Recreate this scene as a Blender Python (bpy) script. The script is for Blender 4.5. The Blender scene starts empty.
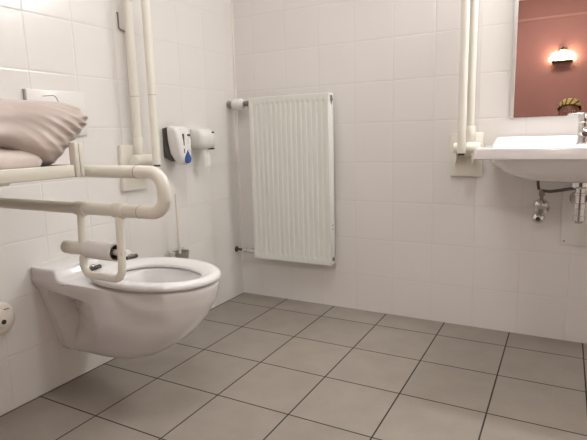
import bpy, bmesh, math, random
from mathutils import Vector, Matrix
random.seed(7)
PI = math.pi
S = bpy.context.scene
C = S.collection

# ------------------------------------------------------------------ materials
def mat(name, col, rough=0.4, metal=0.0, coat=0.0, emit=None, estr=0.0, sheen=0.0, spec=0.5, trans=0.0):
    m = bpy.data.materials.new(name); m.use_nodes = True
    b = m.node_tree.nodes['Principled BSDF']
    b.inputs['Base Color'].default_value = (*col, 1)
    b.inputs['Roughness'].default_value = rough
    b.inputs['Metallic'].default_value = metal
    b.inputs['Coat Weight'].default_value = coat
    b.inputs['Coat Roughness'].default_value = 0.05
    b.inputs['Sheen Weight'].default_value = sheen
    b.inputs['Specular IOR Level'].default_value = spec
    b.inputs['Transmission Weight'].default_value = trans
    if emit:
        b.inputs['Emission Color'].default_value = (*emit, 1)
        b.inputs['Emission Strength'].default_value = estr
    return m

class NT:
    def __init__(s, m):
        s.t = m.node_tree; s.n = s.t.nodes; s.l = s.t.links; s.b = s.n['Principled BSDF']
    def node(s, typ, **kw):
        n = s.n.new(typ)
        for k, v in kw.items(): setattr(n, k, v)
        return n
    def put(s, sock, v):
        if hasattr(v, 'is_output') or isinstance(v, bpy.types.NodeSocket): s.l.new(v, sock)
        else: sock.default_value = v
    def math(s, op, a, b=0.0, c=None):
        n = s.node('ShaderNodeMath', operation=op)
        s.put(n.inputs[0], a); s.put(n.inputs[1], b)
        if c is not None: s.put(n.inputs[2], c)
        return n.outputs[0]
    def ramp(s, v, lo, hi, a=0.0, b=1.0):
        n = s.node('ShaderNodeMapRange', interpolation_type='SMOOTHSTEP')
        s.put(n.inputs[0], v); n.inputs[1].default_value = lo; n.inputs[2].default_value = hi
        n.inputs[3].default_value = a; n.inputs[4].default_value = b
        return n.outputs[0]
    def mix(s, f, a, b):
        n = s.node('ShaderNodeMix', data_type='RGBA')
        s.put(n.inputs['Factor'], f)
        for q, v in ((n.inputs[6], a), (n.inputs[7], b)):
            s.put(q, (*v, 1) if isinstance(v, tuple) else v)
        return n.outputs[2]
    def noise(s, scale, detail=3.0, vec=None):
        n = s.node('ShaderNodeTexNoise'); n.inputs['Scale'].default_value = scale; n.inputs['Detail'].default_value = detail
        if vec is not None: s.l.new(vec, n.inputs['Vector'])
        return n.outputs[0]
    def bump(s, h, strength=0.3, dist=0.002):
        n = s.node('ShaderNodeBump'); n.inputs['Strength'].default_value = strength; n.inputs['Distance'].default_value = dist
        s.put(n.inputs['Height'], h); s.l.new(n.outputs[0], s.b.inputs['Normal'])
    def obj(s):
        return s.node('ShaderNodeTexCoord').outputs['Object']

def tile_mat(name, ax_u, ax_v, off_u, off_v, size, hw, soft, tile, grout, rough, vary, mottling=0.0, grough=0.7, bstr=0.4):
    m = mat(name, tile, rough); t = NT(m)
    co = t.obj(); sep = t.node('ShaderNodeSeparateXYZ'); t.l.new(co, sep.inputs[0])
    ms = []; ids = []
    for ax, off in ((ax_u, off_u), (ax_v, off_v)):
        q = t.math('DIVIDE', t.math('SUBTRACT', sep.outputs[ax], off), size)
        fr = t.math('FRACT', q); ids.append(t.math('FLOOR', q))
        d = t.math('MULTIPLY', t.math('MINIMUM', fr, t.math('SUBTRACT', 1.0, fr)), size)
        ms.append((t.ramp(d, hw, hw + soft), t.ramp(d, hw * .5, hw + soft + .0035)))
    mask = t.math('MULTIPLY', ms[0][0], ms[1][0])
    hmask = t.math('MULTIPLY', ms[0][1], ms[1][1])
    cmb = t.node('ShaderNodeCombineXYZ'); t.l.new(ids[0], cmb.inputs[0]); t.l.new(ids[1], cmb.inputs[1])
    wn = t.node('ShaderNodeTexWhiteNoise'); t.l.new(cmb.outputs[0], wn.inputs['Vector'])
    lo = tuple(c * (1 - vary) for c in tile); hi = tuple(min(1, c * (1 + vary)) for c in tile)
    col = t.mix(wn.outputs[0], lo, hi)
    if mottling:
        n1 = t.ramp(t.noise(9.0, 5.0, co), .3, .7)
        n2 = t.ramp(t.noise(140.0, 2.0, co), .35, .7)
        dk = t.mix(mottling, col, tuple(c * .55 for c in tile))
        col = t.mix(t.math('MULTIPLY', t.math('ADD', n1, t.math('MULTIPLY', n2, .5)), .6), col, dk)
    t.l.new(t.mix(mask, grout, col), t.b.inputs['Base Color'])
    t.l.new(t.math('ADD', t.math('MULTIPLY', mask, rough - grough), grough), t.b.inputs['Roughness'])
    h = t.math('ADD', hmask, t.math('MULTIPLY', t.noise(6.0, 1.0, co), .25 if not mottling else .05))
    t.bump(h, bstr, .0015)
    return m

WALLT = dict(size=.2, hw=.0009, soft=.0013, tile=(.80, .778, .752), grout=(.715, .69, .655), rough=.2, vary=.008)
M = {}
M['tile_back'] = tile_mat('white_wall_tile_back', 0, 2, .9342, .1959, **WALLT)
M['tile_left'] = tile_mat('white_wall_tile_left', 1, 2, -1.0723, .1959, **WALLT)
M['floor'] = tile_mat('grey_floor_tile', 0, 1, .3073, -.175, size=.3, hw=.0019, soft=.0014, tile=(.325, .288, .247), grout=(.032, .022, .016),
                      rough=.42, vary=.035, mottling=.35, grough=.9, bstr=.35)
def plaster(name, col):
    m = mat(name, col, .75); t = NT(m); co = t.obj()
    t.l.new(t.mix(t.noise(3.0, 4.0, co), tuple(c * .95 for c in col), tuple(min(1, c * 1.05) for c in col)), t.b.inputs['Base Color'])
    t.bump(t.noise(160.0, 3.0, co), .15, .001)
    return m
M['pink'] = plaster('terracotta_pink_paint', (.30, .128, .103))
M['pinkstrip'] = plaster('pale_pink', (.38, .185, .15))
M['white_paint'] = plaster('white_ceiling_paint', (.8, .77, .73))
M['caulk'] = mat('white_caulk', (.76, .72, .67), .5)
M['ceramic'] = mat('white_ceramic', (.80, .785, .785), .12, coat=.6)
M['sinkceramic'] = mat('sink_ceramic', (.83, .80, .80), .15, coat=.5)
M['seat'] = mat('white_seat_plastic', (.84, .83, .83), .18)
M['cream'] = mat('cream_nylon', (.81, .785, .70), .32)
M['cream_metal'] = mat('cream_coated_metal', (.70, .665, .58), .35)
M['seam'] = mat('seam_grey', (.25, .22, .17), .6)
M['black'] = mat('black_rubber', (.012, .011, .010), .45)
M['radiator'] = mat('white_radiator_enamel', (.80, .81, .76), .3)
M['plastic'] = mat('white_plastic', (.80, .785, .765), .25)
M['plastic_grey'] = mat('grey_plastic', (.30, .28, .25), .4)
M['darkgrey'] = mat('dark_grey_plastic', (.055, .05, .045), .4)
M['blue'] = mat('blue_plastic', (.035, .105, .34), .3)
M['chrome'] = mat('chrome', (.72, .71, .70), .12, metal=1.0)
M['darkchrome'] = mat('tarnished_metal', (.30, .27, .24), .3, metal=1.0)
M['hose'] = mat('dark_braided_hose', (.12, .095, .075), .45, metal=.6)
M['frame'] = mat('mirror_frame_aluminium', (.62, .60, .57), .35, metal=.3)
M['mirror'] = mat('mirror_glass', (.86, .83, .81), .0, metal=1.0)
M['paper'] = mat('white_tissue_paper', (.82, .80, .77), .9)
M['card'] = mat('brown_card', (.10, .075, .05), .9)
M['glow_ceiling'] = mat('ceiling_lamp_opal', (.9, .88, .85), .4, emit=(1.0, 1.0, 1.0), estr=26.0)
M['glow_mirror'] = mat('mirror_lamp_opal', (.9, .88, .85), .4, emit=(1.0, 1.0, 1.0), estr=98.0)
M['glow_fill'] = mat('added_fill_opal', (.9, .88, .85), .4, emit=(1.0, 1.0, 1.0), estr=54.0)  # glow of the added fill lamp
M['glow_sconce'] = mat('sconce_opal', (.9, .88, .8), .4, emit=(1.0, .82, .56), estr=24.0)
M['brass'] = mat('dark_brass', (.10, .06, .03), .4, metal=.7)
M['flange'] = mat('aged_cream_plastic', (.72, .66, .58), .45)
M['skin'] = mat('brown_skin', (.22, .085, .05), .5)
M['sweater'] = mat('dark_sweater', (.06, .055, .06), .9)
M['trousers'] = mat('dark_blue_trousers', (.03, .04, .07), .9)
M['shoe'] = mat('black_shoe', (.02, .02, .02), .5)
M['eye'] = mat('eye_white', (.8, .78, .75), .2)
def satin(name, col, hi):
    m = mat(name, col, .34, sheen=.3); t = NT(m); co = t.obj()
    vor = t.node('ShaderNodeTexVoronoi', feature='SMOOTH_F1'); vor.inputs['Scale'].default_value = 14.0
    t.l.new(co, vor.inputs['Vector'])
    leaf = t.ramp(t.math('ADD', vor.outputs['Distance'], t.math('MULTIPLY', t.noise(40.0, 2.0, co), .25)), .22, .32, .5, 0.0)
    t.l.new(t.mix(leaf, col, hi), t.b.inputs['Base Color'])
    t.l.new(t.math('ADD', .34, t.math('MULTIPLY', leaf, .3)), t.b.inputs['Roughness'])
    t.bump(t.noise(30.0, 3.0, co), .12, .003)
    return m
M['satin'] = satin('beige_satin', (.46, .375, .335), (.56, .47, .425))
M['satin_pad'] = satin('pale_satin', (.62, .54, .50), (.70, .62, .57))
def wrap_mat():
    m = mat('striped_headscarf_cotton', (.6, .5, .2), .8); t = NT(m); co = t.obj()
    sep = t.node('ShaderNodeSeparateXYZ'); t.l.new(co, sep.inputs[0])
    a = t.math('ARCTAN2', t.math('SUBTRACT', sep.outputs[2], -.03), t.math('ADD', sep.outputs[0], .05))
    s = t.math('SINE', t.math('MULTIPLY', a, 20.0))
    t.l.new(t.mix(t.ramp(s, .45, .8), (.50, .37, .09), (.05, .035, .018)), t.b.inputs['Base Color'])
    return m
M['wrap'] = wrap_mat()

# ------------------------------------------------------------------ mesh helpers
class MB:
    def __init__(s): s.bm = bmesh.new()
    def add(s, tb):
        me = bpy.data.meshes.new('t'); tb.to_mesh(me); tb.free(); s.bm.from_mesh(me); bpy.data.meshes.remove(me); return s
    def box(s, lo, hi, bev=0.0, seg=2, rot=None):
        tb = bmesh.new(); bmesh.ops.create_cube(tb, size=1.0)
        c = [(a + b) / 2 for a, b in zip(lo, hi)]; d = [b - a for a, b in zip(lo, hi)]
        bmesh.ops.scale(tb, vec=d, verts=tb.verts)
        if bev: bmesh.ops.bevel(tb, geom=list(tb.edges), offset=bev, segments=seg, profile=.5, affect='EDGES')
        if rot is not None: bmesh.ops.transform(tb, matrix=rot, verts=tb.verts)
        bmesh.ops.translate(tb, vec=c, verts=tb.verts)
        return s.add(tb)
    def rings(s, rings, cap0=True, cap1=True, closed=True):
        tb = bmesh.new(); vs = [[tb.verts.new(p) for p in r] for r in rings]
        n = len(rings[0])
        for a, b in zip(vs[:-1], vs[1:]):
            for i in range(n if closed else n - 1):
                j = (i + 1) % n
                tb.faces.new((a[i], a[j], b[j], b[i]))
        if cap0: tb.faces.new(list(reversed(vs[0])))
        if cap1: tb.faces.new(vs[-1])
        bmesh.ops.recalc_face_normals(tb, faces=tb.faces)
        return s.add(tb)
    def tube(s, path, r, seg=16, caps=True):
        P = [Vector(p) for p in path]; n = len(P)
        R = r if isinstance(r, (list, tuple)) else [r] * n
        T = []
        for i in range(n):
            a = P[max(0, i - 1)]; b = P[min(n - 1, i + 1)]; T.append((b - a).normalized())
        u = T[0].orthogonal().normalized(); rings = []
        for i in range(n):
            if i: u = (T[i - 1].rotation_difference(T[i]) @ u)
            u = (u - T[i] * u.dot(T[i])).normalized(); v = T[i].cross(u)
            rings.append([P[i] + (u * math.cos(2 * PI * k / seg) + v * math.sin(2 * PI * k / seg)) * R[i] for k in range(seg)])
        return s.rings(rings, caps, caps)
    def cyl(s, a, b, r, r2=None, seg=24, round_=0.0):
        a, b = Vector(a), Vector(b); r2 = r if r2 is None else r2
        if round_:
            d = (b - a).normalized(); pts = []; rr = []
            for k in range(4):
                t = k / 3 * PI / 2
                pts.append(a + d * round_ * (1 - math.sin(t))); rr.append(r - round_ + round_ * math.cos(t))
            pts.reverse(); rr.reverse()
            for k in range(4):
                t = k / 3 * PI / 2
                pts.append(b - d * round_ * (1 - math.sin(t))); rr.append(r2 - round_ + round_ * math.cos(t))
            return s.tube(pts, rr, seg)
        return s.tube([a, b], [r, r2], seg)
    def lathe(s, prof, org, axis='z', seg=32, caps=(True, True)):
        org = Vector(org); rings = []
        A = {'x': (Vector((0, 1, 0)), Vector((0, 0, 1)), Vector((1, 0, 0))), 'y': (Vector((0, 0, 1)), Vector((1, 0, 0)), Vector((0, 1, 0))),
             'z': (Vector((1, 0, 0)), Vector((0, 1, 0)), Vector((0, 0, 1)))}[axis]
        for r, h in prof:
            rings.append([org + A[0] * r * math.cos(2 * PI * k / seg) + A[1] * r * math.sin(2 * PI * k / seg) + A[2] * h for k in range(seg)])
        return s.rings(rings, *caps)
    def ell(s, c, r, seg=24, n=12):
        prof = []
        rings = []
        for i in range(1, n):
            t = -PI / 2 + PI * i / n
            rings.append([(c[0] + r[0] * math.cos(t) * math.cos(2 * PI * k / seg), c[1] + r[1] * math.cos(t) * math.sin(2 * PI * k / seg), c[2] + r[2] * math.sin(t)) for k in range(seg)])
        return s.rings(rings)
    def prism(s, poly, axis, lo, hi, bev=0.0, seg=2):
        """poly in the two other axes, extruded along axis"""
        tb = bmesh.new()
        def P(a, b, c): return {'x': (c, a, b), 'y': (a, c, b), 'z': (a, b, c)}[axis]
        v0 = [tb.verts.new(P(a, b, lo)) for a, b in poly]; v1 = [tb.verts.new(P(a, b, hi)) for a, b in poly]
        n = len(poly)
        for i in range(n): tb.faces.new((v0[i], v0[(i + 1) % n], v1[(i + 1) % n], v1[i]))
        f0 = tb.faces.new(list(reversed(v0))); f1 = tb.faces.new(v1)
        bmesh.ops.recalc_face_normals(tb, faces=tb.faces)
        if bev:
            ed = set(f0.edges) | set(f1.edges)
            bmesh.ops.bevel(tb, geom=list(ed), offset=bev, segments=seg, profile=.5, affect='EDGES')
        return s.add(tb)
    def grid(s, fn, nu, nv, closed_u=False):
        tb = bmesh.new(); vs = [[tb.verts.new(fn(i / nu, j / nv)) for j in range(nv + 1)] for i in range(nu + 1)]
        for i in range(nu):
            for j in range(nv): tb.faces.new((vs[i][j], vs[i + 1][j], vs[i + 1][j + 1], vs[i][j + 1]))
        return s.add(tb)
    def weld(s, d=1e-5):
        bmesh.ops.remove_doubles(s.bm, verts=s.bm.verts, dist=d); bmesh.ops.recalc_face_normals(s.bm, faces=s.bm.faces); return s
    def build(s, name, m, parent=None, sharp=38):
        me = bpy.data.meshes.new(name)
        org = root_loc(parent)
        bmesh.ops.translate(s.bm, vec=-org, verts=s.bm.verts)
        s.bm.to_mesh(me); s.bm.free()
        me.polygons.foreach_set('use_smooth', [True] * len(me.polygons))
        me.set_sharp_from_angle(angle=math.radians(sharp))
        o = bpy.data.objects.new(name, me); C.objects.link(o)
        o.data.materials.append(m)
        if parent: o.parent = parent
        return o
def root_loc(p):
    v = Vector((0, 0, 0))
    while p is not None: v = v + p.location; p = p.parent
    return v
def recenter(o, loc):
    o.data.transform(Matrix.Translation(-Vector(loc))); o.location = loc
def tag(o, label, cat, group=None):
    o['label'] = label; o['category'] = cat
    if group: o['group'] = group
    return o
def thing(name, loc, label, cat, group=None):
    o = bpy.data.objects.new(name, None); C.objects.link(o); o.location = loc; o.empty_display_size = .05
    return tag(o, label, cat, group)
def struct(name, mb, m):
    o = mb.build(name, m); o['kind'] = 'structure'; return o
def fillet(pts, r, n=8):
    P = [Vector(p) for p in pts]; out = [P[0]]
    for i in range(1, len(P) - 1):
        a = (P[i - 1] - P[i]); b = (P[i + 1] - P[i]); la, lb = a.length, b.length; a.normalize(); b.normalize()
        ang = a.angle(b); d = min(r / math.tan(ang / 2), la * .499, lb * .499); rr = d * math.tan(ang / 2)
        c = P[i] + (a + b).normalized() * (rr / math.sin(ang / 2))
        s0 = P[i] + a * d - c; s1 = P[i] + b * d - c; tot = s0.angle(s1); ax = s0.cross(s1).normalized()
        for k in range(n + 1): out.append(c + Matrix.Rotation(tot * k / n, 3, ax) @ s0)
    out.append(P[-1]); return out
def rr(cx, cy, hx, hy, r, z, n=8):
    out = []
    for qx, qy, a0 in ((1, 1, 0), (-1, 1, 90), (-1, -1, 180), (1, -1, 270)):
        for k in range(n + 1):
            t = math.radians(a0 + 90 * k / n)
            out.append((cx + qx * (hx - r) + r * math.cos(t), cy + qy * (hy - r) + r * math.sin(t), z))
    return out
def sm(t): t = max(0.0, min(1.0, t)); return t * t * (3 - 2 * t)

# ------------------------------------------------------------------ the setting
XR, YF, ZC = 2.65, -4.4, 2.45
struct('floor', MB().box((-.1, YF - .1, -.1), (XR + .1, .1, 0)), M['floor'])
struct('ceiling', MB().box((-.1, YF - .1, ZC), (XR + .1, .1, ZC + .1)), M['white_paint'])
struct('wall_back', MB().box((-.1, 0, 0), (XR + .1, .1, ZC)), M['tile_back'])
struct('wall_left', MB().box((-.1, YF, 0), (0, 0, ZC)), M['tile_left'])
struct('wall_right', MB().box((XR, YF, 0), (XR + .1, 0, ZC)), M['tile_left'])
struct('wall_front', MB().box((-.1, YF - .1, 0), (XR + .1, YF, ZC)), M['pink'])
struct('trim_1', MB().prism([(0, 0), (.010, 0), (.0075, -.0075), (0, -.010)], 'z', .001, ZC), M['caulk'])
struct('pink_strip', MB().box((0, YF, 2.205), (XR, YF + .012, 2.235), .003), M['pinkstrip'])  # slightly paler pink strip across the front wall

# ------------------------------------------------------------------ toilet
TY = -1.17
toilet = thing('toilet', (0, TY, .128), 'white ceramic wall-hung toilet with open seat, hanging on the left wall', 'toilet')
def outline(z, wr, wb, xf, rec, L=None):
    L = L or min(.30, xf * .55); xs = xf - L; pts = []
    ns, ne = 40, 32
    def y(x):
        q = sm(x / .30); w = wr + (wb - wr) * q
        b = sm((x - .045) / .018) * (1 - min(1, max(0, (x - .065) / .24)) ** .8)
        return w - rec * b
    for i in range(ns): x = xs * i / ns; pts.append((x, TY - y(x), z))
    for i in range(ne + 1):
        t = -PI / 2 + PI * i / ne
        ct, st = math.cos(t), math.sin(t)
        pts.append((xs + L * abs(ct) ** .92, TY + y(xs) * math.copysign(abs(st) ** .95, st), z))
    for i in range(ns - 1, -1, -1): x = xs * i / ns; pts.append((x, TY + y(x), z))
    return pts
SL = [(.136, .045, .03, .25, 0), (.139, .07, .055, .32, 0), (.147, .084, .076, .362, .01), (.165, .092, .094, .412, .02), (.20, .102, .114, .475, .034), (.245, .115, .136, .545, .075), (.30, .130, .155, .606, .085),
      (.345, .143, .167, .641, .085), (.382, .153, .175, .660, .078), (.394, .157, .177, .666, .045), (.402, .159, .178, .669, .004), (.41, .164, .178, .671, 0), (.43, .174, .18, .677, 0), (.446, .1815, .18, .679, 0), (.4535, .181, .178, .676, 0), (.457, .170, .170, .668, 0)]
rings = [outline(*s) for s in SL]
bowl = MB()
cx, ia, ib = .450, .160, .115
top = rings[-1]
def inner(z, k, dx=0.0):
    o = []
    for p in top:
        a = math.atan2((p[1] - TY) / .178, (p[0] - .42) / .28)
        o.append((cx + dx + ia * k * math.cos(a), TY + ib * k * math.sin(a), z))
    return o
rings += [inner(.457, 1.04), inner(.452, 1.0), inner(.40, .97), inner(.33, .82, -.01), inner(.27, .58, -.03), inner(.235, .35, -.05), inner(.225, .15, -.06)]
bowl.rings(rings)
bowl.prism([(0, .44), (0, .497), (.108, .497), (.125, .494), (.133, .486), (.137, .474), (.145, .464), (.162, .458), (.19, .455), (.19, .44)], 'y', TY - .182, TY + .182, .009, 3)
bowl.build('bowl', M['ceramic'], toilet, 50)
seat = MB(); N = 72; sr = []
def so(k, ax=0.0, z=0.0):
    pts = []
    for i in range(N):
        t = 2 * PI * i / N; c, s_ = math.cos(t), math.sin(t)
        if c < 0: X = -abs(c) ** .8; Y = math.copysign(abs(s_) ** .8, s_)
        else: X = c; Y = s_
        pts.append((.447 + (.240 - k) * X, TY + (.182 - k) * Y, z))
    return pts
def si(k, z):
    pts = []
    for i in range(N):
        t = 2 * PI * i / N; c, s_ = math.cos(t), math.sin(t)
        w = .112 * (1 - .10 * c)
        pts.append((.452 + (.170 + k) * c, TY + (w + k) * s_, z))
    return pts
o0, o1, o2, o3 = so(.006, z=.4635), so(0, z=.468), so(0, z=.476), so(.004, z=.483)
a0, b0 = so(.016, z=.4885), si(.016, .4800)
def tuple_mix(a, b, t, dz): return [(u[0] + (v[0] - u[0]) * t, u[1] + (v[1] - u[1]) * t, u[2] + (v[2] - u[2]) * t + dz) for u, v in zip(a, b)]
sr = [o0, o1, o2, o3, a0, tuple_mix(a0, b0, .33, .0025), tuple_mix(a0, b0, .7, .002), b0, si(.004, .476), si(0, .472), si(.001, .464), si(.012, .4585)]
sr.append(sr[0]); seat.rings(sr, False, False).weld().build('seat', M['seat'], toilet, 60)
for s_ in (-1, 1):
    y = TY + s_ * .089
    h = MB().cyl((.228, y - .027, .4925), (.228, y + .027, .4925), .0085, round_=.002)
    h.build('hinge', M['darkgrey'], toilet)
    MB().cyl((.222, y - .008, .4955), (.222, y + .008, .4955), .0098, round_=.002).build('hinge_collar', M['chrome'], toilet)

# ------------------------------------------------------------------ grab rails
LV = -.062
def rail(name, loc, label, frame, L, TR, po=0.0, su=None):
    """frame(u, v, w) -> world: u along the rail, v up (when lowered), w sideways"""
    g = thing(name, loc, label, 'grab rail', 'cream hinged grab rails')
    W, PL = frame
    # wall plate
    p = MB(); a = PL(0.0, po - .072, -.10); b = PL(.022, po + .072, .10)
    lo = [min(i, j) for i, j in zip(a, b)]; hi = [max(i, j) for i, j in zip(a, b)]
    p.box(lo, hi, .006, 2).build('wall_plate', M['cream'], g)
    k = MB(); k.cyl(W(.03, .01, -.058), W(.03, .01, .058), .027, round_=.004)
    k.build('hinge_barrel', M['cream'], g)
    a = PL(.018, -.045, -.035); b = PL(.085, -.033, .035)
    a2 = PL(.018, .033, -.035); b2 = PL(.085, .045, .035)
    for q, r in ((a, b), (a2, b2)):
        MB().box([min(i, j) for i, j in zip(q, r)], [max(i, j) for i, j in zip(q, r)], .004).build('hinge_bracket', M['cream'], g)
    k = MB(); k.tube([W(.0, .012, 0), W(.035, .03, 0), W(.06, .04, 0)], [.02, .019, .017])
    k.build('hinge_arm', M['cream'], g)
    # the bent tube
    path = fillet([W(.045, .04, 0), W(L, .04, 0), W(L, LV, 0), W(.012, LV, 0)], .044, 12)
    MB().tube(path, TR, 20).build('rail_tube', M['cream'], g, 60)
    MB().tube([W(.055, .04, 0), W(.06, .04, 0), W(.125, .04, 0), W(.13, .04, 0)], [TR + .001, TR + .0045, TR + .0045, TR + .001], 20).build('sleeve', M['cream'], g)
    MB().tube([W(.004, LV, 0), W(.013, LV, 0)], .0145, 20).build('end_cap', M['black'], g)
    for v in (.04, LV):
        MB().tube([W(su or L - .085, v, 0), W((su or L - .085) + .0013, v, 0)], TR + .0006, 20).build('seam_ring', M['seam'], g)
    return g, W
# near rail, lowered; wall x = 0
NY = -1.52; HX, HZ = .075, .822
g1, W1 = rail('grab_rail', (0, NY, HZ), 'cream tubular grab rail folded down level beside the toilet, holding a toilet roll',
     (lambda u, v, w: (HX + u, NY + w, HZ + v), lambda n, s_, t: (n, NY + s_, HZ + t)), .755, .0167)
hold = []
for x in (.525, .673):
    c = MB().tube([(x - .019, NY, HZ + LV), (x - .016, NY, HZ + LV), (x + .016, NY, HZ + LV), (x + .019, NY, HZ + LV)], [.0180, .0202, .0202, .0180], 20)
    c.build('clamp', M['cream'], g1)
yt, yb = NY - .004, NY - .012
path = fillet([(.525, yt, HZ - .060), (.524, yb, .575), (.674, yb, .575), (.673, yt, HZ - .060)], .03, 8)
MB().tube(path, .0105, 16).build('roll_holder', M['cream'], g1, 60)
sp = MB(); za = .648
sp.cyl((.452, yb + .002, za), (.548, yb + .002, za), .0185, round_=.005)
sp.cyl((.54, yb + .002, za), (.686, yb + .002, za), .008)
sp.build('spindle', M['cream'], g1)
roll = thing('toilet_roll', (.548, yb + .002, za), 'nearly used up white toilet roll on the grab rail beside the toilet', 'toilet roll')
def ring_x(x0, x1, r0, r1, y, z, seg=32):
    return MB().lathe([(r0, x0), (r1, x0), (r1, x1), (r0, x1), (r0, x0)], (0, y, z), 'x', seg, (False, False)).weld()
ring_x(.549, .655, .0205, .0245, yb + .002, za).build('paper', M['paper'], roll, 40)
ring_x(.548, .658, .0188, .0203, yb + .002, za).build('core', M['card'], roll, 40)
# far rail, raised
FY = -.812
g2, W2 = rail('grab_rail', (0, FY, HZ), 'cream tubular grab rail folded upright on the left wall behind the toilet',
     (lambda u, v, w: (HX - v, FY + w, HZ + u), lambda n, s_, t: (n, FY + s_, HZ + t)), .752, .0180, -.016, .305)
MB().tube([W2(.70, LV, 0), W2(.71, -.022, 0), W2(.71, .01, 0), W2(.70, .04, 0)], .011, 14).build('cross_bar', M['cream'], g2)
# rail left of the washbasin, raised; wall y = 0
BX = 1.290
g3, W3 = rail('grab_rail', (BX, 0, HZ), 'cream tubular grab rail folded upright on the wall beside the washbasin',
     (lambda u, v, w: (BX + w + .017 * (v + .05) / .1, -(HX - v), HZ + .012 + u), lambda n, s_, t: (BX + s_, -n, HZ + .012 + t)), .752, .0178)

# ------------------------------------------------------------------ bench tray with pad and pillow
TX0, TX1, TYE, TYN = .06, .60, -1.562, -2.30
bench = thing('bench', (0, -1.92, .85), 'white metal framed bench tray with upright end, left of the toilet', 'bench')
b = MB()
b.box((TX1 - .022, TYN, .853), (TX1, TYE - .027, .884), .003)
b.box((TX0, TYN, .853), (TX0 + .022, TYE - .027, .884), .003)
b.box((TX0, TYN, .853), (TX1, TYN + .022, .884), .003)
b.build('side_rail', M['cream_metal'], bench)
b = MB()
b.box((TX1 - .022, TYE - .023, .853), (TX1 + .001, TYE - .0105, .940), .0025)
b.box((TX1 - .022, TYE - .009, .853), (TX1 + .001, TYE + .002, .938), .0025)
b.box((TX0, TYE - .032, .853), (TX0 + .022, TYE, .933), .0025)
b.box((TX0, TYE - .032, .853), (TX1 - .02, TYE, .884), .0025)
b.build('end_frame', M['cream_metal'], bench)
MB().box((TX0 + .01, TYN + .01, .855), (TX1 - .01, TYE - .01, .861), .001).build('tray_bottom', M['plastic_grey'], bench)
for y in (-1.70, -2.15): MB().box((0.0005, y - .03, .80), (TX0 + .03, y + .03, .854), .003).build('wall_bracket', M['cream_metal'], bench)
def padmesh():
    m = MB(); X0, X1, Y0, Y1, z0, z1 = .10, .579, -2.27, -1.660, .8625, .931
    n1, n2 = 70, 110
    def f(sgn):
        def g(u, v):
            a, c = 2 * u - 1, 2 * v - 1
            e = max(0.0, 1 - abs(a) ** 18) ** .5 * max(0.0, 1 - abs(c) ** 34) ** .5
            x = X0 + (X1 - X0) * u; y = Y0 + (Y1 - Y0) * v
            z = (z0 + z1) / 2 + sgn * (z1 - z0) / 2 * e
            if sgn > 0: z += .004 * e * math.sin(9 * a + 5 * c) * math.sin(14 * c + 2 * a)
            return (x, y, z)
        return g
    m.grid(f(1), n1, n2); m.grid(f(-1), n1, n2); return m.weld(1e-4)
pad = padmesh().build('seat_pad', M['satin_pad'], None, 70); recenter(pad, (.34, -1.97, .8625))
tag(pad, 'pale satin seat pad lying flat beneath the puffy beige pillow', 'pad')
def pil_edge(c):
    q = (c + 1) / 2
    t = max(0.0, (q - .50) / .50)
    return -1.592 + .136 * sm(min(1, q / .85)) - .058 * (1 - math.sqrt(max(0, 1 - t ** 2.4)))
def pillow():
    m = MB(); nu, nv = 170, 90
    A0 = -2.20
    def f(sgn):
        def g(u, v):
            u = 1 - (1 - u) ** 1.5; a, c = 2 * u - 1, math.sin(PI / 2 * (2 * v - 1))
            q = sm((a - .42) / .5); ql = sm((-a - .5) / .5)
            zb = .932 + (.874 - .932) * q; zt = 1.050 - .035 * ql
            z = zb + (zt - zb) * (c + 1) / 2
            y = A0 + (pil_edge(c) - A0) * u
            th = (.108 + .026 * q * (1 - c) / 2) * max(0.0, 1 - abs(a) ** 16) ** .5 * max(0.0, 1 - abs(c) ** (2.8 if c > 0 else 5.0)) ** .5
            w = max(0.0, 1 - a)
            e1, e2 = math.exp(-(w / .16) ** 2), math.exp(-(w / .27) ** 2) * (1 - math.exp(-(w / .05) ** 2))
            ridge = lambda p: 1 - 2 * abs(math.sin(p))
            gath = .0040 * ridge(c * 16 + 1.3 * math.sin(c * 4.1) + 2 * w) * e1
            gath += .0065 * ridge(c * 12.0 - 17.0 * w + 1.1 * math.sin(3 * c) + .5) * e2 * (1 - c ** 6) * (.55 + .45 * math.sin(2.3 * c + 1.2))
            soft = .0035 * math.sin(5 * a + 3 * c) * math.sin(3.1 * c - 4 * a) + .003 * math.sin(11 * a + 2 * c)
            th2 = th + (gath + soft) * min(1, th / .04)
            return (.460 + sgn * th2 + .012 * (1 - c) * (1 - q), y, z)
        return g
    m.grid(f(1), nu, nv); m.grid(f(-1), nu, nv); m.weld(1e-4)
    return m
po = pillow().build('pillow', M['satin'], None, 80)
recenter(po, (.48, -1.85, .90))
tag(po, 'puffy beige satin pillow with gathered end seam resting on the bench pad', 'pillow')
# seam piping along the pillow end
def piping():
    pts = []
    for i in range(40):
        c = -.97 + 1.94 * i / 39
        pts.append((.460 + .003 * math.sin(i * 1.9), pil_edge(c) + .002, .874 + .176 * (c + 1) / 2))
    return MB().tube(pts, [.004 + .0014 * math.sin(i * 2.4) for i in range(40)], 8)
piping().build('piping', M['satin_pad'], po, 80)

# ------------------------------------------------------------------ flush plate
fp = thing('flush_plate', (0, TY, 1.07), 'white flush plate on the left wall above the toilet, half hidden behind the pillow', 'flush plate')
MB().box((0, TY - .128, .965), (.012, TY + .116, 1.130), .003).build('plate', M['plastic'], fp)
path = fillet([(.0125, TY - .065, 1.108), (.0125, TY - .015, 1.114), (.0125, TY - .003, 1.09), (.0125, TY - .003, 1.01)], .02, 6)
MB().tube(path, .0014, 8).build('button_outline', M['plastic_grey'], fp)
MB().box((-.002, TY - .134, .966), (.009, TY - .128, 1.1295)).build('shadow_gap', M['plastic_grey'], fp)  # grey strip standing in for the shadow along the plate edge

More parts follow.
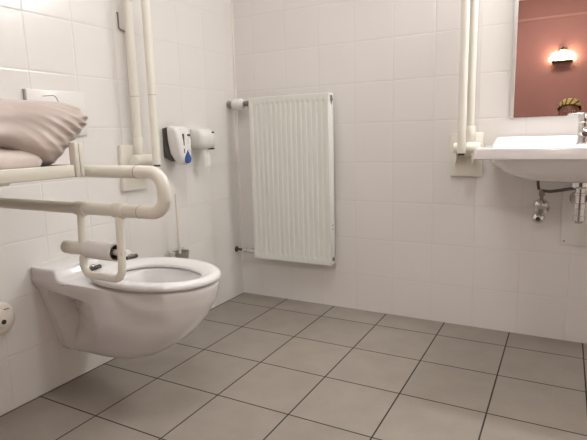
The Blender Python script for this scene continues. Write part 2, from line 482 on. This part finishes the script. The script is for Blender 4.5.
# ------------------------------------------------------------------ soap dispenser
SY = -.578
sd = thing('soap_dispenser', (0, SY, .82), 'white soap dispenser with a blue drop, mounted on the left wall', 'soap dispenser')
poly = [(0, .855), (0, .992), (.02, .996), (.028, .99), (.030, .90), (.055, .842), (.045, .835), (.022, .846)]
MB().prism(poly, 'y', SY - .043, SY + .046, .006).build('back_plate', M['darkgrey'], sd)
cov = MB(); rings = []
prof = [(.818, .072, .092, .022), (.826, .062, .102, .028), (.845, .050, .108, .036), (.875, .036, .108, .044), (.93, .030, .106, .049), (.975, .028, .098, .050), (.992, .028, .086, .049), (1.0, .030, .070, .045), (1.003, .034, .058, .040)]
for z, x0, x1, hw in prof:
    r = min(.018, (x1 - x0) * .4)
    rings.append([(p[0], p[1], z) for p in rr((x0 + x1) / 2, SY, (x1 - x0) / 2, hw, r, z, 6)])
cov.rings(rings).build('cover', M['plastic'], sd, 45)
MB().prism([(SY - .014 - .003, .910), (SY - .014 + .003, .910), (SY - .014 + .003, .965), (SY - .014 - .003, .965)], 'x', .09, .1085, .001).build('level_window', M['darkgrey'], sd)
MB().prism([(SY - .017, .874), (SY - .012, .874), (SY - .012, .895), (SY - .017, .895)], 'x', .09, .1095, .001).build('level_window', M['darkgrey'], sd)
dp = []
for i in range(28):
    t = 2 * PI * i / 28 + PI / 2
    rad = .0195; X = rad * math.cos(t); Z = rad * math.sin(t)
    if Z > 0: X *= (1 - (Z / rad) ** 1.3 * .95); Z *= 1.75
    dp.append((SY + .006 + X * 1.15, .848 + Z * 1.15))
MB().prism(dp, 'x', .09, .1125, .002).build('push_drop', M['blue'], sd)
MB().prism([(SY + .026 + .010 * math.cos(2 * PI * i / 16), .958 + .005 * math.sin(2 * PI * i / 16)) for i in range(16)], 'x', .085, .1062).build('badge', M['darkgrey'], sd)
for i, z in enumerate((.937, .928, .919)):
    MB().prism([(SY + .012, z), (SY + .020, z), (SY + .020, z + .002), (SY + .012, z + .002)], 'x', .09, .1072).build('print_mark', M['plastic_grey'], sd)

# ------------------------------------------------------------------ tissue dispenser
PY = -.380
td = thing('tissue_dispenser', (0, PY, .888), 'white rounded tissue dispenser with a sheet hanging out, nearest the corner', 'tissue dispenser')
cov = MB(); rings = []
for z, x1, hw in [(.888, .078, .047), (.893, .09, .054), (.91, .098, .057), (.95, .10, .058), (.975, .094, .056), (.987, .08, .052), (.991, .06, .045)]:
    rings.append(rr(x1 / 2, PY, x1 / 2, hw, min(.03, x1 * .4), z, 7))
cov.rings(rings).build('cover', M['plastic'], td, 50)
MB().prism([(PY + .026 + .010 * math.cos(2 * PI * i / 16), .970 + .0045 * math.sin(2 * PI * i / 16)) for i in range(16)], 'x', .07, .0985).build('badge', M['darkgrey'], td)
MB().box((.06, PY + .014, .883), (.099, PY + .034, .892), .003).build('catch', M['darkgrey'], td)
def sheet(u, v):
    return (.070 + .005 * math.sin(v * 2.6) + .002 * math.sin(u * 5 + v * 2), PY - .026 + .046 * u + .004 * v, .892 - .098 * v + .008 * u * v)
tb = MB(); tb.grid(sheet, 10, 16); tb.grid(lambda u, v: tuple(p - q for p, q in zip(sheet(u, v), (.0012, 0, 0))), 10, 16)
tb.build('paper', M['paper'], td, 60)

# ------------------------------------------------------------------ toilet brush and its holder
bx, by = .060, -.618
bh = thing('brush_holder', (bx, by, 0), 'cream and grey brush holder standing by the left wall behind the toilet', 'brush holder')
h = MB(); rings = []
for z, r in [(0, .050), (.006, .054), (.05, .052), (.30, .042), (.36, .046), (.397, .052)]:
    rings.append([(bx + .75 * r * math.cos(2 * PI * k / 32), by + r * math.sin(2 * PI * k / 32), z) for k in range(32)])
for z, r in [(.397, .048), (.36, .042), (.30, .038)]:
    rings.append([(bx + .75 * r * math.cos(2 * PI * k / 32), by + r * math.sin(2 * PI * k / 32), z) for k in range(32)])
h.rings(rings).build('cup', M['plastic_grey'], bh)
h = MB(); rings = []
for z, r, e in [(.30, .046, 0), (.36, .050, 0), (.392, .057, 1), (.404, .060, 1), (.406, .055, 1)]:
    rings.append([(bx + .80 * r * math.cos(t), by + r * math.sin(t), z) for t in [PI * .62 + PI * 1.0 * k / 24 for k in range(25)]])
h.rings(rings, False, False, closed=False).build('rim', M['plastic'], bh)
tbh = thing('toilet_brush', (bx, by, .15), 'toilet brush with thin pale upright handle standing in its holder', 'toilet brush')
MB().tube([(bx, by, .22), (bx, by, .40), (bx - .002, by - .002, .67), (bx - .002, by - .002, .682)], [.007, .0065, .0052, .004], 12).build('handle', M['flange'], tbh)
h = MB(); h.lathe([(.012, .16), (.032, .18), (.034, .23), (.02, .25)], (bx, by, 0)); h.build('bristles', M['plastic'], tbh)

# ------------------------------------------------------------------ radiator
RX0, RX1, RZ0, RZ1, RYF, RYB = .154, .632, .256, 1.151, -.100, -.036
rad = thing('radiator', (.39, 0, RZ0), 'white ribbed panel radiator mounted on the back wall near the corner', 'radiator')
NF = 15
xa, xb = RX0 + .004, RX1 - .004
pitch = (xb - xa - .022) / NF
cols = [(xa, 0.0)]
for f_ in range(NF):
    c0 = xa + .011 + pitch * (f_ + .5)
    for dx, d in ((-.0098, 0), (-.0085, .15), (-.0068, .85), (-.0055, 1), (.0055, 1), (.0068, .85), (.0085, .15), (.0098, 0)): cols.append((c0 + dx, d))
cols.append((xb, 0.0))
rows = [(RZ0 + .003, 0.0), (RZ0 + .030, 0.0), (RZ0 + .033, .2), (RZ0 + .039, .9), (RZ0 + .043, 1.0)]
rows += [(RZ0 + .043 + (RZ1 - RZ0 - .086) * k / 6, 1.0) for k in range(1, 6)]
rows += [(RZ1 - .043, 1.0), (RZ1 - .039, .9), (RZ1 - .033, .2), (RZ1 - .030, 0.0), (RZ1 - .003, 0.0)]
def rf(u, v):
    x, d = cols[round(u * (len(cols) - 1))]; z, g_ = rows[round(v * (len(rows) - 1))]
    return (x, RYF + .0048 * d * g_, z)
fpn = MB(); fpn.grid(rf, len(cols) - 1, len(rows) - 1)
p = fpn.build('front_panel', M['radiator'], rad, 80)
b = MB()
b.box((RX0, RYF + .0005, RZ0), (RX0 + .006, RYF + .014, RZ1), .002)
b.box((RX1 - .006, RYF + .0005, RZ0), (RX1, RYF + .014, RZ1), .002)
b.box((RX0, RYF + .0005, RZ0), (RX1, RYF + .014, RZ0 + .005), .002)
b.box((RX0, RYF + .0005, RZ1 - .005), (RX1, RYF + .014, RZ1), .002)
b.box((RX0 + .004, RYF + .011, RZ0 + .004), (RX1 - .004, RYF + .013, RZ1 - .004))
b.build('panel_edge', M['radiator'], rad)
MB().box((RX0 + .004, RYB - .012, RZ0 + .004), (RX1 - .004, RYB, RZ1 - .006), .003).build('back_panel', M['radiator'], rad)
for x in (RX0 - .001, RX1 - .004):
    MB().box((x, RYF + .016, RZ0 + .002), (x + .005, RYB - .004, RZ1 + .001), .0015).build('side_cover', M['radiator'], rad)
gr = MB()
for i in range(22):
    x = RX0 + .012 + i * .0213
    gr.box((x, RYF + .014, RZ1 - .005), (x + .009, RYB - .010, RZ1))
gr.box((RX0 + .003, RYF + .013, RZ1 - .005), (RX1 - .003, RYF + .022, RZ1)); gr.box((RX0 + .003, RYB - .018, RZ1 - .005), (RX1 - .003, RYB - .010, RZ1))
gr.build('top_grille', M['radiator'], rad)
for z in (RZ1 - .030, RZ0 + .030):
    k = MB().cyl((RX1 - .003, -.067, z), (RX1 + .006, -.067, z), .0115, seg=6)
    k.build('plug', M['darkchrome'], rad)
MB().prism([(-.078, RZ1 - .012), (-.056, RZ1 - .012), (-.062, RZ1 - .052), (-.067, RZ1 - .06), (-.072, RZ1 - .052)], 'x', RX1 - .001, RX1 + .0018).build('plug_recess', M['darkgrey'], rad)
for z in (.45, .47):
    MB().cyl((RX1 - .002, -.07, z), (RX1 + .003, -.07, z), .004).build('screw', M['darkchrome'], rad)
for x in (.26, .53):
    for z in (.40, .98): MB().box((x - .02, RYB, z), (x + .02, -.0005, z + .03), .002).build('wall_bracket', M['radiator'], rad)
vz = 1.124
tv = MB(); tv.lathe([(.014, .030), (.027, .033), (.031, .040), (.032, .050), (.031, .06), (.032, .070), (.031, .082), (.027, .096), (.019, .104)], (0, -.068, vz), 'x', 28)
tv = tv.build('thermostat_head', M['plastic'], rad, 30)
MB().lathe([(.010, .103), (.015, .104), (.015, .114), (.011, .116), (.011, .124), (.017, .126), (.017, .140), (.009, .142), (.009, .157)], (0, -.068, vz), 'x', 12).build('valve_body', M['darkchrome'], rad, 30)
MB().lathe([(.010, .0), (.022, .0), (.022, .006), (.013, .008), (.013, .020), (.018, .022), (.018, .031), (.012, .032)], (0, -.068, vz), 'x', 20).build('wall_connector', M['plastic_grey'], rad, 30)
lz = .286
MB().lathe([(.008, 0), (.017, 0), (.017, .006), (.007, .010), (.007, .05), (.011, .052)], (0, -.058, lz), 'x', 20).build('return_pipe', M['darkgrey'], rad, 30)
MB().lathe([(.009, .048), (.013, .050), (.013, .075), (.010, .078), (.010, .10), (.015, .102), (.015, .118), (.011, .120), (.011, .157)], (0, -.06, lz), 'x', 14).build('lockshield_valve', M['chrome'], rad, 30)

# ------------------------------------------------------------------ washbasin, tap, trap, valves
SX0, SX1, SYF, SZ0, SZ1 = 1.394, 2.106, -.5, .836, .878
scx, scy = (SX0 + SX1) / 2, (SYF - .001) / 2
hx, hy = (SX1 - SX0) / 2, -(SYF + .001) / 2
wb = thing('washbasin', (scx, 0, .71), 'white wall-mounted washbasin with thick straight front edge, below the mirror', 'washbasin')
R = [rr(scx, -.26, .05, .05, .045, .744), rr(scx, -.26, .14, .11, .09, .746), rr(scx, -.26, .22, .16, .12, .758), rr(scx, -.258, .275, .195, .12, .79), rr(scx, -.255, .31, .222, .10, .826), rr(scx, -.255, .322, .23, .09, SZ0),
     rr(scx, scy, hx - .004, hy - .004, .02, SZ0), rr(scx, scy, hx, hy, .022, SZ0 + .004), rr(scx, scy, hx, hy, .022, SZ1 - .007), rr(scx, scy, hx - .002, hy - .002, .021, SZ1 - .002), rr(scx, scy, hx - .007, hy - .007, .018, SZ1),
     rr(scx, -.285, .275, .172, .10, SZ1 - .001), rr(scx, -.285, .262, .16, .10, SZ1 - .012), rr(scx, -.28, .22, .135, .10, .82), rr(scx, -.27, .13, .09, .08, .778), rr(scx, -.26, .03, .03, .028, .770)]
w = MB(); w.rings(R)
led = []
for z, y1, xi in [(SZ1 - .006, -.10, .012), (SZ1 + .002, -.093, .016), (.904, -.082, .026), (.911, -.077, .030), (.9135, -.070, .035)]:
    led.append([(SX0 + xi, -.001, z), (SX0 + xi, y1 + .02, z), (SX0 + xi + .006, y1 + .006, z), (SX0 + xi + .02, y1, z), (SX1 - xi - .02, y1, z), (SX1 - xi - .006, y1 + .006, z), (SX1 - xi, y1 + .02, z), (SX1 - xi, -.001, z)])
w.rings(led)
w.build('basin', M['sinkceramic'], wb, 40)
MB().lathe([(.028, .7695), (.030, .772), (.020, .7735)], (scx, -.26, 0)).build('drain_ring', M['chrome'], wb)
tx, ty = 1.754, -.165
tap = thing('tap', (tx, ty, SZ1), 'chrome single-lever mixer tap standing on the washbasin, cut by the right edge', 'tap')
MB().lathe([(.028, SZ1 - .001), (.029, SZ1 + .004), (.0255, SZ1 + .008), (.0245, .95), (.0245, .962)], (tx, ty, 0)).build('tap_body', M['chrome'], tap, 30)
MB().lathe([(.0245, .964), (.0255, .967), (.0255, .985), (.0225, .996), (.012, 1.001)], (tx, ty, 0)).build('cartridge_cap', M['chrome'], tap, 30)
sp = MB()
sp.rings([[(tx + hw * math.cos(t), y, z + hh * math.sin(t)) for t in [2 * PI * k / 20 for k in range(20)]] for y, z, hw, hh in
          [(ty - .01, .925, .02, .018), (ty - .05, .932, .018, .015), (ty - .10, .934, .016, .012), (ty - .135, .928, .015, .012), (ty - .145, .922, .013, .010)]])
sp.cyl((tx, ty - .13, .925), (tx, ty - .13, .908), .010)
sp.build('spout', M['chrome'], tap, 40)
lv = MB(); lv.tube([(tx - .008, ty + .0, .992), (tx - .03, ty + .004, .996), (tx - .056, ty + .010, .996), (tx - .062, ty + .011, .996)], [.010, .006, .0045, .003], 14)
lv.build('lever', M['chrome'], tap)
MB().lathe([(.0248, 0), (.0248, .012)], (tx, ty, .918), 'z').build('collar', M['darkchrome'], tap)
# bottle trap
qx, qy = 1.752, -.26
trap = thing('bottle_trap', (qx, qy, .575), 'chrome bottle trap hanging under the washbasin at the right edge', 'drain trap')
MB().lathe([(.036, .744), (.036, .724), (.030, .718), (.016, .716), (.016, .69)], (qx, qy, 0)).build('tail_pipe', M['chrome'], trap, 30)
MB().lathe([(.016, .70), (.0195, .698), (.0195, .690), (.0165, .688), (.0165, .660), (.0215, .658), (.0215, .640), (.0185, .638), (.0185, .612), (.0215, .610), (.0215, .592), (.015, .582), (.006, .580)], (qx, qy, 0)).build('trap_body', M['chrome'], trap, 30)
MB().tube([(qx, qy + .015, .648), (qx, -.05, .648), (qx, -.001, .648)], .0145).build('waste_pipe', M['chrome'], trap)
MB().lathe([(.034, -.012), (.030, -.001)], (qx, 0, .648), 'y').build('rosette', M['chrome'], trap)
# angle valve
ax, ay = 1.614, -.082
av = thing('angle_valve', (ax, ay, .565), 'chrome angle valve with two round knobs below the washbasin', 'valve')
MB().lathe([(.006, .69), (.010, .688), (.012, .676), (.012, .664), (.008, .66), (.008, .648)], (ax, ay, 0)).build('outlet', M['darkchrome'], av, 30)
MB().ell((ax, ay, .625), (.031, .029, .025)).build('upper_knob', M['chrome'], av)
MB().lathe([(.012, .604), (.012, .586)], (ax, ay, 0)).build('valve_neck', M['darkchrome'], av)
lk = MB().ell((ax - .008, ay - .002, .568), (.027, .028, .026)).build('lower_knob', M['chrome'], av)
MB().cyl((ax - .008, ay - .028, .566), (ax - .008, ay - .032, .566), .009).build('knob_screw', M['darkgrey'], lk)
MB().tube([(ax, ay + .015, .60), (ax, -.02, .60), (ax, -.0005, .60)], [.010, .010, .010]).build('wall_pipe', M['darkchrome'], av)
MB().lathe([(.030, -.008), (.026, -.0005)], (ax, 0, .60), 'y').build('rosette', M['chrome'], av)
hs = MB().tube([(ax - .012, ay, .688), (ax - .016, ay, .71), (ax - .018, ay - .01, .752), (ax - .018, ay - .03, .785)], .0058, 12).build('supply_hose', M['hose']); recenter(hs, (ax, ay, .69))
tag(hs, 'short upright dark supply hose rising from the chrome valve to the washbasin', 'hose')
hs = MB().tube([(ax + .004, ay, .684), (ax + .03, ay - .03, .684), (1.69, -.17, .698), (1.718, -.212, .708), (1.742, -.246, .712)], .0066, 12).build('supply_hose', M['hose']); recenter(hs, (ax, ay, .69))
tag(hs, 'slanting dark supply hose running from the chrome valve towards the drain', 'hose')
# inspection panel
ip = thing('inspection_panel', (1.84, 0, .57), 'flat white inspection panel on the back wall under the washbasin', 'wall panel')
ipp = MB().box((1.694, -.010, .440), (1.99, -.0005, .70), .003).build('panel', M['plastic'], ip)
for z in (.458, .682): MB().cyl((1.708, -.0098, z), (1.708, -.012, z), .004).build('screw', M['darkchrome'], ipp)

# ------------------------------------------------------------------ mirror
mx0, mx1, mz0, mz1 = 1.482, 2.03, .995, 1.92
mi = thing('mirror', ((mx0 + mx1) / 2, 0, mz0), 'tall wall mirror above the washbasin reflecting a pink wall', 'mirror')
MB().box((mx0, -.012, mz0), (mx1, -.004, mz1)).build('mirror_glass', M['mirror'], mi)
for x in (mx0 - .019, mx1): MB().box((x, -.020, mz0 - .002), (x + .019, -.001, mz1 + .002), .003).build('side_frame', M['frame'], mi)
MB().box((mx0, -.004, mz0), (mx1, -.001, mz1)).build('backing', M['darkgrey'], mi)

# ------------------------------------------------------------------ lamps
kx, ky, kz = 1.60, YF, 1.72
sc = thing('wall_lamp', (kx, ky, kz), 'glowing half-dome lamp on the pink wall, seen in the mirror', 'lamp')
h = MB(); rings = []
for i in range(13):
    t = PI / 2 * i / 12
    r = .140 * math.cos(t) ** .6 if i < 12 else .012
    rings.append([(kx + r * math.cos(a), ky + .02 + .85 * r * math.sin(a), kz + .105 * math.sin(t)) for a in [PI * k / 24 for k in range(25)]])
h.rings(rings); h.build('lamp_shade', M['glow_sconce'], sc, 50)
MB().box((kx - .11, ky + .001, kz - .016), (kx + .11, ky + .12, kz - .002), .004).build('lamp_base', M['brass'], sc)
MB().box((kx - .05, ky + .001, kz), (kx + .05, ky + .02, kz + .13), .004).build('back_plate', M['brass'], sc)
MB().lathe([(.045, .117), (.032, .128), (.014, .138), (.006, .150)], (kx, ky + .05, kz)).build('finial', M['brass'], sc)
cl = thing('ceiling_lamp', (1.08, -1.32, ZC), 'round opal lamp glowing on the ceiling above the toilet', 'lamp')
MB().lathe([(.19, 0), (.19, -.025), (.17, -.028)], (1.08, -1.32, ZC - .0005)).build('lamp_base', M['plastic'], cl)
MB().lathe([(.168, -.028), (.165, -.045), (.14, -.068), (.08, -.082), (.01, -.086)], (1.08, -1.32, ZC)).build('diffuser', M['glow_ceiling'], cl)
cl = thing('ceiling_lamp', (1.5, -3.5, ZC), 'unseen round fill lamp added on the ceiling near the pink wall', 'lamp')  # unseen fill lamp, added to raise the ambient light
MB().lathe([(.19, 0), (.19, -.025), (.17, -.028)], (1.5, -3.5, ZC - .0005)).build('lamp_base', M['plastic'], cl)
MB().lathe([(.168, -.028), (.165, -.045), (.14, -.068), (.08, -.082), (.01, -.086)], (1.5, -3.5, ZC)).build('diffuser', M['glow_fill'], cl)
ml = thing('mirror_lamp', (1.75, 0, 2.0), 'long tubular lamp on the wall above the mirror', 'lamp')
MB().box((1.45, -.03, 1.985), (2.05, -.001, 2.03), .004).build('lamp_base', M['plastic'], ml)
MB().cyl((1.47, -.075, 2.005), (2.03, -.075, 2.005), .026, round_=.01).build('tube', M['glow_mirror'], ml)
for x in (1.50, 2.0): MB().box((x - .01, -.06, 1.996), (x + .01, -.028, 2.014), .002).build('arm', M['chrome'], ml)

# ------------------------------------------------------------------ flange and hook on the left wall
fl = thing('wall_flange', (0, -1.492, .345), 'round cream wall flange with dark hole, low beside the toilet', 'wall flange')
MB().lathe([(.058, 0), (.060, .004), (.059, .010), (.052, .016), (.040, .019), (.034, .019)], (0, -1.492, .345), 'x', 40).build('disc', M['flange'], fl, 40)
hub_ = MB().lathe([(.033, .018), (.032, .026), (.027, .030), (.012, .031)], (0, -1.492, .348), 'x', 32); hub = hub_.build('hub', M['flange'], fl, 40)
MB().lathe([(.0085, .026), (.0085, .0325)], (0, -1.488, .338), 'x', 20).build('hole', M['black'], hub)
MB().box((.0205, -1.478, .3775), (.029, -1.462, .3795), 0).build('slot', M['seam'], fl)
hk = MB(); hk.tube(fillet([(.0005, -.842, 1.470), (.006, -.842, 1.470), (.006, -.842, 1.408), (.006, -.80, 1.398)], .008, 5), .0030, 10)
hk = hk.build('hook', M['seam']); recenter(hk, (0, -.842, 1.44)); tag(hk, 'small dark wire hook on the left wall beside the upright grab rail', 'hook')

# ------------------------------------------------------------------ person crouching with the camera, seen in the mirror
def person():
    ox, oy = 1.70, -2.63
    J = {'pel': (0, -.33, .42), 'spine': (0, -.28, .58), 'chest': (0, -.17, .80), 'nb': (0, -.10, .915), 'neck': (0, -.07, .955), 'hd': (0, -.02, 1.03)}
    E = [('pel', 'spine'), ('spine', 'chest'), ('chest', 'nb'), ('nb', 'neck'), ('neck', 'hd')]
    Rr = {'pel': .135, 'spine': .13, 'chest': .14, 'nb': .085, 'neck': .055, 'hd': .06}
    for n, s_ in (('l', -1), ('r', 1)):
        J.update({'hip' + n: (s_ * .10, -.32, .40), 'knee' + n: (s_ * .21, .02, .50), 'calf' + n: (s_ * .19, -.06, .33), 'ank' + n: (s_ * .16, -.17, .085), 'toe' + n: (s_ * .18, .0, .045),
                  'sh' + n: (s_ * .18, -.135, .875), 'el' + n: (s_ * .25, -.06, .60), 'wr' + n: (s_ * .15, .10, .575), 'pm' + n: (s_ * .11, .155, .565)})
        Rr.update({'hip' + n: .10, 'knee' + n: .062, 'calf' + n: .058, 'ank' + n: .042, 'toe' + n: .04, 'sh' + n: .065, 'el' + n: .046, 'wr' + n: .029, 'pm' + n: .031})
        E += [('pel', 'hip' + n), ('hip' + n, 'knee' + n), ('knee' + n, 'calf' + n), ('calf' + n, 'ank' + n), ('ank' + n, 'toe' + n), ('chest', 'sh' + n), ('sh' + n, 'el' + n), ('el' + n, 'wr' + n), ('wr' + n, 'pm' + n)]
    keys = list(J)
    me = bpy.data.meshes.new('b'); me.from_pydata([(ox + J[k][0], oy + J[k][1], J[k][2]) for k in keys], [(keys.index(a), keys.index(c)) for a, c in E], [])
    o = bpy.data.objects.new('b', me); C.objects.link(o)
    o.modifiers.new('s', 'SKIN'); sv = me.skin_vertices[0].data
    for i, k in enumerate(keys): sv[i].radius = (Rr[k], Rr[k] * (.8 if k in ('pel', 'spine', 'chest') else 1)); sv[i].use_root = (k == 'pel')
    sd_ = o.modifiers.new('u', 'SUBSURF'); sd_.levels = 2; sd_.render_levels = 2
    dg = bpy.context.evaluated_depsgraph_get(); ev = bpy.data.meshes.new_from_object(o.evaluated_get(dg))
    m = MB(); m.bm.from_mesh(ev); bpy.data.objects.remove(o)
    # head with face
    hc = Vector((ox, oy, 1.085))
    def hp(t, a):
        z = math.sin(t); r = math.cos(t); X = .074 * r * math.cos(a); Y = .092 * r * math.sin(a); Z = .115 * z
        if z < 0: X *= 1 - .28 * z * z; Y *= 1 - .12 * z * z
        if Y > 0:
            X_ = X / .074
            Y += .024 * math.exp(-((X_ / .22) ** 2)) * math.exp(-((Z + .022) / .018) ** 2)      # nose
            Y += .010 * math.exp(-((X_ / .18) ** 2)) * math.exp(-((Z - .005) / .02) ** 2)
            Y += .007 * math.exp(-((X_ / .35) ** 2)) * (math.exp(-((Z + .053) / .006) ** 2) + math.exp(-((Z + .067) / .007) ** 2))   # lips
            Y += .008 * math.exp(-((X_ / .4) ** 2)) * math.exp(-((Z + .10) / .016) ** 2)
            Y -= .008 * math.exp(-(((abs(X_) - .45) / .2) ** 2)) * math.exp(-((Z - .004) / .014) ** 2)
        return hc + Vector((X, Y, Z))
    m.rings([[hp(-PI / 2 + PI * i / 40, 2 * PI * k / 48) for k in range(48)] for i in range(1, 40)])
    for s_ in (-1, 1): m.ell(hc + Vector((s_ * .074, -.005, -.01)), (.009, .018, .030), 16, 8)
    # fingers
    for s_ in (-1, 1):
        b0 = Vector((ox + s_ * .11, oy + .155, .565))
        for i in range(4):
            q = b0 + Vector((s_ * (.024 - .016 * i), .018, .004)); Lf = (.062, .074, .080, .070)[i]
            m.tube([q - Vector((0, .012, 0)), q + Vector((0, Lf * .4, -.004)), q + Vector((-s_ * .003, Lf * .7, -.018)), q + Vector((-s_ * .004, Lf * .85, -.036))], [.0095, .009, .008, .006], 10)
        q = b0 + Vector((-s_ * .022, -.005, 0))
        m.tube([q, q + Vector((-s_ * .022, .025, -.008)), q + Vector((-s_ * .028, .05, -.018))], [.012, .0105, .007], 10)
    ob = m.build('person', M['skin'], None, 70)
    for k in ('sweater', 'trousers', 'shoe'): ob.data.materials.append(M[k])
    for f in ob.data.polygons:
        c = f.center; dx, dy, z = c.x - ox, c.y - oy, c.z
        if z > .935 or (dy > .085 and z > .5 and abs(dx) < .185 and abs(dx) > .03 and z > .53): i = 0
        elif z < .11: i = 3
        elif (z < .50 and dy > -.45 and not (abs(dx) > .2 and z > .56)) or (dy > -.14 and z < .565 and abs(dx) < .28 and z < .56 and dy < .09): i = 2
        else: i = 1
        f.material_index = i
    recenter(ob, (ox, oy - .1, 0))
    tag(ob, 'crouching person in a yellow striped headscarf, reflected at the bottom of the mirror', 'person')
    # headscarf
    w_ = MB(); rings = []
    for i in range(0, 17):
        t = math.radians(8 + 80 * i / 16)
        rings.append([])
        for k in range(64):
            a = 2 * PI * k / 64
            rip = 1 + .02 * math.sin(14 * a + 3 * t)
            r = math.cos(t) ** .85
            rings[-1].append((ox + .094 * r * math.cos(a) * rip, oy - .008 + .112 * r * math.sin(a) * rip, 1.098 + .108 * math.sin(t) + .040 * math.cos(t) ** 2 * math.sin(a) - .006))
    w_.rings(rings, False, True)
    sc_ = w_.build('headscarf', M['wrap'], ob, 70)
    sc_.data.transform(Matrix.Translation(Vector((ox, oy - .1, 0)) - Vector((ox, oy, 1.1)))); sc_.location = Vector((0, .1, 1.1))
    for s_ in (-1, 1):
        e = MB().ell((ox + s_ * .032, oy + .082, 1.089), (.0115, .006, .0035), 16, 8).build('eye', M['eye'], ob)
        MB().ell((ox + s_ * .032, oy + .0875, 1.089), (.0052, .0025, .0036), 12, 6).build('pupil', M['black'], e)
person()

# ------------------------------------------------------------------ world, camera, view
wd = bpy.data.worlds.new('dim'); S.world = wd; wd.use_nodes = True
wd.node_tree.nodes['Background'].inputs[0].default_value = (.9, .8, .7, 1); wd.node_tree.nodes['Background'].inputs[1].default_value = .0
cam = bpy.data.cameras.new('camera'); co = bpy.data.objects.new('camera', cam); C.objects.link(co); S.camera = co
cam.sensor_fit = 'HORIZONTAL'; cam.sensor_width = 36.0; cam.lens = 498.58 / 587 * 36.0; cam.clip_start = .01
yaw, pit, rol = .4996, -.1675, -.0266
co.matrix_world = Matrix.Translation((1.6931, -2.4408, .9422)) @ (Matrix.Rotation(yaw, 4, 'Z') @ Matrix.Rotation(PI / 2 + pit, 4, 'X') @ Matrix.Rotation(rol, 4, 'Z'))
S.view_settings.view_transform = 'Standard'; S.view_settings.look = 'None'; S.view_settings.gamma = 1.0; S.view_settings.exposure = 0.33
S.view_settings.use_curve_mapping = False
S.cycles.max_bounces = 10; S.cycles.diffuse_bounces = 6
